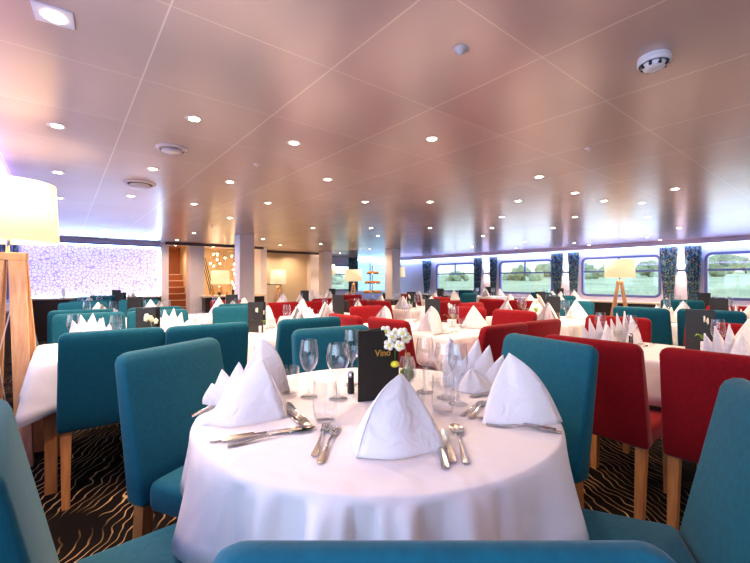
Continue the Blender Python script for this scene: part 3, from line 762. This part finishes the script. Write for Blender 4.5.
def strip(bm, pts, th=.002):
    """flat bar along y: pts = (y, halfwidth, z)"""
    T = [(bm.verts.new((-w, y, z+th)), bm.verts.new((0, y, z+th*1.5)), bm.verts.new((w, y, z+th))) for y, w, z in pts]
    B = [(bm.verts.new((-w, y, z)), bm.verts.new((w, y, z))) for y, w, z in pts]
    for i in range(len(pts)-1):
        bm.faces.new((T[i][0], T[i][1], T[i+1][1], T[i+1][0])); bm.faces.new((T[i][1], T[i][2], T[i+1][2], T[i+1][1]))
        bm.faces.new((B[i][1], B[i][0], B[i+1][0], B[i+1][1])); bm.faces.new((T[i][0], T[i+1][0], B[i+1][0], B[i][0])); bm.faces.new((T[i+1][2], T[i][2], B[i][1], B[i+1][1]))
    for i, f in ((0, 1), (-1, -1)):
        vs = [T[i][0], T[i][1], T[i][2], B[i][1], B[i][0]]; bm.faces.new(vs[::f])
HAND = [(-.105, .004, .001), (-.100, .0085, .001), (-.085, .0085, .002), (-.06, .006, .004), (-.03, .004, .006), (0, .0032, .008)]
def mk_fork():
    b = NB(); strip(b, HAND+[(.025, .003, .007), (.038, .006, .004), (.05, .0115, .002), (.062, .0125, .001)])
    for k in range(4):
        x = -.0105+.007*k; box(b, x-.0018, x+.0018, .061, .102, .0015+.0, .004)
    return tag(mesh_obj('fork', b, 'steel', None, False), '', 'fork')
def mk_knife():
    b = NB(); strip(b, [(-.115, .005, .0), (-.11, .009, .0), (-.06, .0085, .002), (-.01, .006, .003), (0, .006, .003)], .005)
    strip(b, [(0, .006, .003), (.02, .0095, .003), (.07, .010, .003), (.095, .008, .003), (.11, .001, .003)], .0015)
    return tag(mesh_obj('knife', b, 'steel'), '', 'knife')
def mk_spoon():
    b = NB(); strip(b, HAND+[(.03, .003, .006), (.045, .006, .003)])
    def f(u, v):
        a = u*2*pi; r = v; x = .0195*cos(a)*r; y = .075+.033*sin(a)*r*(1 if sin(a) > 0 else .95); return (x, y, .0005+.0075*r*r)
    g = grid(b, f, 24, 6); bmesh.ops.remove_doubles(b, verts=b.verts, dist=1e-5)
    return tag(mesh_obj('spoon', b, 'steel', None, True), '', 'spoon')
fork, knife, spoon = mk_fork(), mk_knife(), mk_spoon()

def mk_napkin(h=.2, L=.12, Bx=.08, w=.065, petals=((-.03, .19), (-.075, .155), (-.105, .11)), conv=.5, seed=0, lean=0, flap=0):
    """standing folded napkin: ridge from the apex down to the toe (+x), open end towards -x, pointed leaves fanned behind"""
    rn = random.Random(seed); bm = NB()
    A = Vector((lean, 0, h)); T = Vector((L, 0, 0))
    for s in (-1, 1):
        B = Vector((-Bx, s*w*.8, 0))
        def f(u, v, s=s, B=B):
            # ridge: convex curve
            r = A.lerp(T, v); bul = conv*sin(pi*min(1, v))*.5
            r = r+Vector((L*.35*bul, 0, h*.42*bul))
            o = A.lerp(B, v)+Vector((-.012*sin(pi*v), 0, .0))
            p = r.lerp(o, u); p.z = p.z if v < 1 else 0
            p.y += s*(w*sin(pi*.5*min(1, u*1.7))*v**.9*(1-.15*u)+.006*sin(u*9+seed+v*2)*v)
            p.z -= .010*sin(pi*u)*sin(pi*v)
            if v == 1: p.z = .001
            return p
        grid(bm, f, 14, 16)
    for i, (px, pz) in enumerate(petals):
        tip = Vector((px, (.012 if i % 2 else -.012), pz)); rb = .045-.004*i
        for s in (-1, 1):
            def g(u, v, s=s, tip=tip, i=i):
                base = Vector((-Bx*.1-.022*i+.02, 0, .004)); c = base.lerp(tip, v)
                wd = .052*(1-v)**.75*(1 if v < 1 else 0)
                p = c+Vector((.35*wd*u-.012*sin(pi*v), s*wd*u, .0)); p.z += .008*sin(pi*v)*(1-u)
                return p
            grid(bm, g, 4, 10)
    if flap:
        def q(u, v): return Vector((L*.2+flap*u, (v-.5)*2*w*(1-u*.9), .002+.03*(1-u)*(1-abs(v-.5)*2)))
        grid(bm, q, 8, 8)
    bmesh.ops.remove_doubles(bm, verts=bm.verts, dist=1e-5)
    o = mesh_obj('napkin', bm, 'napkin', None, True); solid(o, .0018); return tag(o, '', 'napkin')
def mk_fan(tips, bx0=-.09, bx1=.08, step=.013, wb=.05, front=True, fh=.13, fx=.0):
    """upright fan of creased pointed leaves; the fan spreads in local x-z, leaf 0 at the back (+y)"""
    bm = NB(); n = len(tips)
    for i, (tx, tz) in enumerate(tips):
        bx = bx0+(bx1-bx0)*(i+.5)/n; y0 = step*(n/2-i); 
        def g(u, v, i=i, tx=tx, tz=tz, bx=bx, y0=y0):
            s = 2*u-1; w = wb*(1-v)**.8*(1+.25*sin(pi*v))
            cx = bx*(1-v)+tx*v+(.25*(tx-bx))*sin(pi*v)*-.5
            return Vector((cx+s*w, y0*(1-.4*v)-.016*(1-abs(s))*(1-v*.6)+.018*v*v, tz*v-.006*abs(s)*(1-v)))
        grid(bm, g, 6, 12)
    if front:
        def q(u, v):
            s = 2*u-1; w = .085*(1-v)**.75
            return Vector((fx*v+s*w, -step*n/2-.05*(1-v)*cos(s*1.45)-.004*sin(7*s), fh*v))
        grid(bm, q, 14, 10)
    bmesh.ops.remove_doubles(bm, verts=bm.verts, dist=1e-5)
    for v in bm.verts: v.co.z = max(v.co.z, .001)
    o = mesh_obj('napkin', bm, 'napkin', None, True); solid(o, .0018); return tag(o, '', 'napkin')
nap_fan = mk_fan(((-.11, .15), (-.065, .185), (0, .195), (.055, .165), (.10, .11)), fh=.15)
nap_fan2 = mk_napkin(.195, .10, .06, .07, ((-.03, .17),), .85, 8)
nap_small = mk_napkin(.185, .075, .07, .065, ((-.03, .17),), .9, 3)

# menus, orchids, shakers
def mk_menu():
    t = thing('menu_holder', '', 'menu')
    for s in (-1, 1):
        b = NB(); box(b, 0, .15, -.0025, .0025, 0, .26, .0015, 1); o = mesh_obj('cover', b, 'black', t); o.rotation_euler = (0, 0, R(14)*s)
    return t
menu = mk_menu()
def mk_orchid():
    t = thing('potted_orchid', '', 'plant')
    b = NB(); box(b, -.035, .035, -.035, .035, 0, .06, .006); mesh_obj('pot', b, 'white', t)
    b = NB(); tube(b, [(0, 0, .05), (.01, 0, .12), (.0, .01, .17), (-.03, .01, .2)], .0025, 6); mesh_obj('stem', b, 'leaf', t)
    for a in (0.3, 2.4, 4.4):
        b = NB(); grid(b, lambda u, v: (cos(a)*(.02+.075*u)+sin(a)*(v-.5)*.035*sin(pi*(.15+.85*u)), sin(a)*(.02+.075*u)-cos(a)*(v-.5)*.035*sin(pi*(.15+.85*u)), .06+.05*sin(u*2.4)), 6, 3); mesh_obj('leaf', b, 'leaf', t, True)
    for k in range(5):
        b = NB(); c = Vector((-.045+.02*k, .012*(k % 2), .205-.012*abs(k-1)))
        for q in range(5):
            a = q*2*pi/5+k; d = Vector((cos(a), .35*sin(k), sin(a)))*.012
            bmesh.ops.create_icosphere(b, subdivisions=1, radius=.011, matrix=Matrix.Translation(c+d) @ Matrix.Diagonal((1, .5, 1, 1)))
        mesh_obj('blossom', b, 'petal', t, True)
    return t
orchid = mk_orchid()
def mk_shaker():
    t = thing('pepper_shaker', '', 'shaker')
    b = NB(); lathe(b, [(0, 0), (.014, 0), (.015, .01), (.012, .05), (.013, .065)], 16); mesh_obj('body', b, 'black', t, True)
    b = NB(); lathe(b, [(.0135, .065), (.0135, .08), (.008, .087), (0, .088)], 16); mesh_obj('cap', b, 'chrome', t, True)
    return t
shaker = mk_shaker()

SIDE = {'S': (0, 1, 'near'), 'N': (0, -1, 'far'), 'W': (1, 0, 'left'), 'E': (-1, 0, 'right')}
def setting(key, side, frac, word, detail=1, big=False, jitter=None):
    ph, x0, x1, y0, y1 = TBL[key]; hx, hy, sw = SIDE[side]
    if side in 'SN': ex, ey = x0+(x1-x0)*frac, (y0 if side == 'S' else y1)
    else: ex, ey = (x0 if side == 'W' else x1), y0+(y1-y0)*frac
    rz = atan2(hy, hx); rx, ry = hy, -hx
    g = 'place settings on the tables'; where = '%s table %s' % (word, ph)
    rr = random.uniform(-.4, .4)
    nk = random.choice((nap_fan, nap_fan, nap_fan2)) if key in ('A', 'R1') else random.choice((nap_small, nap_fan2, nap_fan2, nap_small, nap_fan2, nap_fan) if key in 'BGC' else (nap_small, nap_fan2))
    place(nk, USED, (ex+hx*.13, ey+hy*.13, CZ), (random.uniform(-.9, -.2) if nk is nap_fan else rz+rr), 'white napkin, '+where, 'standing napkins', (1.15, 1.15, random.uniform(1.0, 1.18)))
    place(wine if detail > 1 else winef, USED, (ex+hx*.31+rx*.11, ey+hy*.31+ry*.11, CZ), 0, 'stemmed wine glass, '+where, 'wine glasses')
    place(tumb2, USED, (ex+hx*.27+rx*.02, ey+hy*.27+ry*.02, CZ), 0, 'short water glass, '+where, 'water glasses')
    if detail == 2:
        place(fork, USED, (ex+hx*.13-rx*.14, ey+hy*.13-ry*.14, CZ), rz-pi/2, 'steel fork, '+where, 'forks')
        place(knife, USED, (ex+hx*.13+rx*.14, ey+hy*.13+ry*.14, CZ), rz-pi/2, 'steel knife, '+where, 'knives')
for key, sides, det in (('A', 'SN', 2), ('B', 'SN', 1), ('C', 'SN', 1), ('C2', 'SN', 1), ('E', 'SN', 1), ('R2', 'WE', 2), ('R1', 'WE', 2), ('F', 'WE', 1), ('G', 'WE', 1), ('H', 'WE', 1),
                        ('I', 'WE', 1), ('J', 'WE', 1), ('K', 'SN', 1), ('L', 'WE', 1), ('N', 'WE', 1), ('O', 'WE', 1), ('P', 'SN', 1)):
    for s in sides:
        for fr, wd in ((.27, 'first'), (.75, 'second')):
            nm = {'S': 'near side', 'N': 'far side', 'W': 'left side', 'E': 'right side'}[s]
            pos = (('left' if fr < .5 else 'right') if s in 'SN' else ('nearer' if fr < .5 else 'farther'))
            setting(key, s, fr, '%s place, %s,' % (pos, nm), det)
for key in ('D', 'D2'):
    for s, nm in (('S', 'near side'), ('N', 'far side'), ('E', 'right side')): setting(key, s, .5, nm+',', 2 if key == 'D' else 1)
def on(key, fx, fy):
    ph, x0, x1, y0, y1 = TBL[key]; return (x0+(x1-x0)*fx, y0+(y1-y0)*fy, CZ)
for key, fx, fy, rz in (('A', .48, .45, -30), ('D', .17, .6, -40), ('B', .5, .5, -20), ('C', .55, .5, -30), ('C2', .5, .5, -30), ('E', .6, .6, -30), ('R2', .62, .62, -40), ('R1', .82, .5, -70),
                        ('F', .5, .45, -50), ('G', .5, .5, -60), ('H', .5, .5, -60), ('I', .5, .5, -50), ('J', .5, .5, -40), ('K', .5, .5, -30), ('L', .5, .5, -40), ('N', .5, .5, -40), ('O', .5, .5, -50), ('P', .5, .5, -30), ('D2', .5, .5, -30)):
    x, y, z = on(key, fx, fy); place(menu, USED, (x, y, z), R(rz), 'black folded menu standing on the table '+TBL[key][0], 'standing menus')
for key, fx, fy in (('A', .55, .30), ('D', .28, .52), ('R1', .86, .42), ('R2', .8, .45), ('F', .6, .6), ('J', .4, .35), ('I', .4, .4), ('K', .4, .35)):
    x, y, z = on(key, fx, fy); place(orchid, USED, (x, y, z), random.uniform(0, 1), 'white orchid in a small white pot on the table '+TBL[key][0], 'potted orchids')
for key, fx, fy in (('R1', .62, .70), ('A', .4, .6), ('R2', .5, .4)):
    x, y, z = on(key, fx, fy); place(shaker, USED, (x, y, z), 0, 'pepper shaker standing on the table '+TBL[key][0], 'pepper shakers')

# ------------------------------------------------------------------ front table laying
def P(u, v): x, y = pix(u, v, CZ); return (x, y, CZ)
def nap_at(u, v, rz, lab, **k):
    o = mk_napkin(**k); o.location = P(u, v); o.rotation_euler = (0, 0, R(rz)); o['label'] = lab; return o
def fan_at(u, v, rz, lab, *a, **k):
    o = mk_fan(*a, **k); o.location = P(u, v); o.rotation_euler = (0, 0, R(rz)); o['label'] = lab; return o
# left: open cone in front of two descending leaves
nap_at(262, 414, -62, 'large open cone of white napkin at the left of the round table', h=.19, L=.10, Bx=.10, w=.10, petals=(), conv=.3, seed=1, lean=-.005)
o = bpy.data.objects['napkin'] if False else None
fan_at(232, 408, -48, 'white napkin points showing left of the open napkin cone', ((-.095, .075), (-.05, .13), (.02, .16)), bx0=-.075, bx1=.05, wb=.07, front=False)
nap_at(262, 394, -30, 'tall white napkin behind the left one on the round table', h=.225, L=.11, Bx=.09, w=.07, petals=((-.03, .2),), conv=.7, seed=2)
nap_at(391, 442, 188, 'smooth rounded white napkin at the front centre of the round table', h=.185, L=.135, Bx=.07, w=.082, petals=(), conv=.9, seed=4, lean=-.045)
nap_at(515, 414, -70, 'tall smooth triangular white napkin at the right of the round table', h=.205, L=.145, Bx=.07, w=.088, petals=((-.02, .16),), conv=.6, seed=5, lean=-.02)
fan_at(475, 389, -38, 'spiky fan-folded white napkin at the far right of the round table', ((-.10, .215), (.02, .205), (.065, .18), (.12, .14)), fh=.09, bx0=-.085, bx1=.085, wb=.065, fx=-.02)
def gl(proto, u, v, lab, s=None, g='glasses on the round table'): place(proto, USED, P(u, v), 0, lab, None, s)
gl(wine, 309, 397, 'tall wine glass at the left rear of the round table, leftmost stemmed one')
gl(wine2, 338, 399, 'wide wine glass left of the black menu')
gl(wine, 352, 385, 'stemmed glass half hidden behind the black menu on its left', (1, 1, 1.08))
gl(tumb, 325, 420, 'large clear water glass in front of the two left wine glasses')
gl(tumb2, 289, 396, 'short clear glass beside the left napkins', (1.15, 1.15, 1.2))
gl(wine, 425, 392, 'stemmed glass just right of the flower vase')
gl(wine2, 446, 398, 'wide wine glass right of the flower vase, rear one')
gl(tumb, 443, 412, 'large clear water glass at the front of the right-hand glasses')
gl(tumb, 415, 403, 'clear water glass between the front napkin and right-hand glasses')
gl(wine, 458, 404, 'thin wine glass left of the spiky napkin')
gl(tumb2, 434, 385, 'short clear glass at the back of the right-hand glasses')
gl(tumb2, 466, 385, 'short clear glass left of the spiky napkin, rear one')
def cut(proto, u, v, u2, v2, lab, dz=0.0, tilt=0):
    """laid from handle end (u,v) to tip (u2,v2)"""
    a = Vector(P(u, v)); c = Vector(P(u2, v2)); m_ = (a+c)/2; d = c-a
    o = place(proto, USED, (m_.x, m_.y, CZ+dz), atan2(d.y, d.x)-pi/2, lab); k = d.length/.21; k = max(.85, min(1.2, k)); o.scale = (k*.95, k, 1); return o
cut(knife, 214, 441, 292, 430, 'steel knife at left edge of the round table, rear one')
cut(knife, 226, 441, 304, 429, 'steel knife at left edge of the round table, middle one')
cut(spoon, 222, 448, 318, 427, 'steel spoon lying left on the round table, nearest of the left cutlery')
cut(fork, 314, 457, 327, 424, 'steel fork at the front of the round table, left one of two')
cut(fork, 320, 464, 337, 427, 'steel fork at the front of the round table, right one of two')
cut(knife, 445, 467, 434, 430, 'steel knife right of the front napkin, left one of two')
cut(knife, 453, 462, 443, 430, 'steel knife right of the front napkin, right one of two')
cut(spoon, 467, 468, 454, 424, 'steel spoon right of the knives at the front of the round table')
cut(fork, 562, 433, 485, 424, 'steel fork under the right-hand triangular napkin')
cut(knife, 552, 430, 476, 418, 'steel knife under the right-hand triangular napkin')
cut(fork, 462, 416, 482, 402, 'steel fork near the spiky napkin, left one')
cut(fork, 470, 419, 486, 401, 'steel fork near the spiky napkin, right one')
cut(fork, 288, 403, 306, 424, 'steel fork between the left napkins and the water glass')
cut(knife, 282, 404, 300, 424, 'steel knife between the left napkins and the water glass')
cut(spoon, 283, 410, 310, 430, 'steel spoon between the left napkins and the water glass')
cut(spoon, 548, 404, 520, 392, 'steel spoon behind the right-hand triangular napkin')
cut(knife, 200, 413, 222, 403, 'steel knife end poking out left of the left napkin')
cut(knife, 478, 396, 500, 392, 'steel knife at the far side below the spiky napkin')
place(shaker, USED, P(351, 393), 0, 'black pepper shaker left of the black menu on the round table')
# menu with gold word
mx, my, mz = P(358, 402)
mn = thing('menu_holder', 'large black folded menu with gold lettering on the round table', 'menu', (mx, my, mz), R(-18))
b = NB(); box(b, 0, .165, -.003, .003, 0, .262, .002, 1); mesh_obj('cover', b, 'black', mn)
b = NB(); box(b, 0, .165, -.003, .003, 0, .262, .002, 1); o = mesh_obj('cover', b, 'black', mn); o.rotation_euler = (0, 0, R(32))
cu = bpy.data.curves.new('lettering', 'FONT'); cu.body = 'Vino'; cu.size = .034; cu.extrude = .0004; cu.align_x = 'CENTER'; cu.offset = .0006
to = bpy.data.objects.new('lettering', cu); COL.objects.link(to); dg = bpy.context.evaluated_depsgraph_get()
tm = bpy.data.meshes.new_from_object(to.evaluated_get(dg)); COL.objects.unlink(to); bpy.data.objects.remove(to)
tm.materials.clear(); tm.materials.append(M['gold']); lo = bpy.data.objects.new('lettering', tm); COL.objects.link(lo); lo.parent = mn
lo.location = (.098, -.0038, .165); lo.rotation_euler = (R(90), 0, 0)
# vase with moss and flower
vx, vy, vz = P(407, 391)
va = thing('flower_vase', 'round glass vase with green moss and white blossoms right of the menu', 'vase', (vx, vy, vz))
b = NB(); lathe(b, [(0, .003), (.024, .002), (.024, .006), (.008, .014), (.012, .026), (.032, .045), (.038, .07), (.035, .10), (.027, .135), (.026, .14)], 28); mesh_obj('glass_body', b, 'glass', va, True)
b = NB(); bmesh.ops.create_icosphere(b, subdivisions=3, radius=.029, matrix=Matrix.Translation((0, 0, .068)) @ Matrix.Diagonal((1.05, 1.05, 1.05, 1)))
for v in b.verts: v.co += Vector((random.uniform(-1, 1), random.uniform(-1, 1), random.uniform(-1, 1)))*.002
mesh_obj('moss', b, 'moss', va, True)
b = NB(); tube(b, [(0, 0, .05), (-.03, -.03, .15), (-.075, -.07, .2), (-.10, -.085, .225)], .002, 6); mesh_obj('stem', b, 'leaf', va, True)
fd = Vector((CS, -SN, 0)); rnf = random.Random(4)
for k in range(7):
    c = -fd*(.012+.013*k)+Vector((0, 0, .232+.026*sin(k*2.3)))+Vector((-SN, -CS, 0))*(.10+.014*(k % 3)); b = NB()
    for q in range(5):
        a = q*2*pi/5+k; d = (fd*cos(a)+Vector((0, 0, 1))*sin(a))*.012
        bmesh.ops.create_icosphere(b, subdivisions=2, radius=.0105, matrix=Matrix.Translation(c+d) @ Matrix.Diagonal((1, 1, 1, 1)))
    bl = mesh_obj('blossom', b, 'petal', va, True)
    b = NB(); bmesh.ops.create_icosphere(b, subdivisions=1, radius=.006, matrix=Matrix.Translation(c+Vector((-SN, -CS, 0))*.01)); mesh_obj('centre', b, 'yellow', bl, True)
b = NB(); c = -fd*.055+Vector((0, 0, .135))+Vector((-SN, -CS, 0))*.12
bmesh.ops.create_icosphere(b, subdivisions=2, radius=.017, matrix=Matrix.Translation(c) @ Matrix.Diagonal((1, 1, .75, 1))); mesh_obj('yellow_bud', b, 'yellow', va, True)
b = NB(); tube(b, [tuple(c), tuple(c+Vector((.0, 0, .05))), (-.095, -.08, .22)], .0018, 6); mesh_obj('stem', b, 'leaf', va, True)
# square candle holder
x, y, z = P(409, 380); cn = thing('candle_holder', 'small glass block with a brown candle behind the flower vase', 'candle holder', (x+.02, y+.03, z), .4)
b = NB(); box(b, -.018, .018, -.018, .018, .0, .10, .003); mesh_obj('holder', b, 'glass', cn)
b = NB(); lathe(b, [(0, .085), (.012, .085), (.012, .115), (0, .115)], 16); mesh_obj('candle', b, plain('brown_candle', 'a06a50', .5), cn, True)

# tiered pastry stand on a buffet table
bt = thing('buffet_table', 'dark buffet table under the tiered stand in the back middle', 'table', (4.62, 6.0-.1, 0))
b = NB(); box(b, -.5, .5, -.3, .3, .78, .82, .005); mesh_obj('tabletop', b, 'darkwood', bt)
b = NB(); box(b, -.46, .46, -.26, .26, 0, .78); mesh_obj('front_panel', b, 'darkwood', bt)
ts = thing('tiered_stand', 'three-tier stand of orange pastries in the back middle', 'cake stand', (4.62, 5.88, .82))
b = NB(); lathe(b, [(0, 0), (.09, 0), (.085, .008), (.012, .015), (.008, .05), (.008, .62), (.02, .63), (0, .66)], 20); mesh_obj('stem', b, 'chrome', ts, True)
for z, r in ((.13, .17), (.31, .15), (.49, .115)):
    b = NB(); lathe(b, [(.01, z), (r, z), (r+.01, z+.015), (r, z+.008), (.01, z+.006)], 28); pl = mesh_obj('tray', b, 'chrome', ts, True)
    for k in range(10):
        a = k*pi/5; b = NB(); bmesh.ops.create_icosphere(b, subdivisions=2, radius=.034, matrix=Matrix.Translation((cos(a)*(r-.035), sin(a)*(r-.035), z+.03)) @ Matrix.Diagonal((1, 1, .8, 1))); mesh_obj('pastry', b, 'brassy', pl, True)

# bottles and cups on the bar
for k in range(7):
    x = 2.95+.17*k; b = NB()
    if k % 3 == 0: lathe(b, [(0, 0), (.03, 0), (.032, .12), (.012, .16), (.011, .21), (0, .21)], 14); nm = 'bottle'
    else: lathe(b, [(0, 0), (.03, 0), (.038, .08), (.034, .08), (.028, .01), (0, .01)], 14); nm = 'cup'
    pos = ['leftmost', 'second from the left', 'third from the left', 'middle', 'third from the right', 'second from the right', 'rightmost'][k]
    tag(mesh_obj(nm, b, 'black' if k % 2 else 'brassy', None, True, (x, YB-.25, .81)), 'small dark %s standing on the bar counter, %s item of seven' % (nm, pos), nm)
# thin ornament on the wainscot ledge
b = NB(); lathe(b, [(0, 0), (.03, 0), (.03, .16), (.01, .2), (0, .2)], 14); tag(mesh_obj('candlestick', b, 'column', None, True, (.02, YB-.14, .835)), 'pale cylinder ornament on the ledge under the violet panel', 'ornament')

for o in list(bpy.data.objects):      # prototypes that were never placed
    if o.parent is None and o.get('label') == '':
        for c in kids(o): bpy.data.objects.remove(c)
        bpy.data.objects.remove(o)
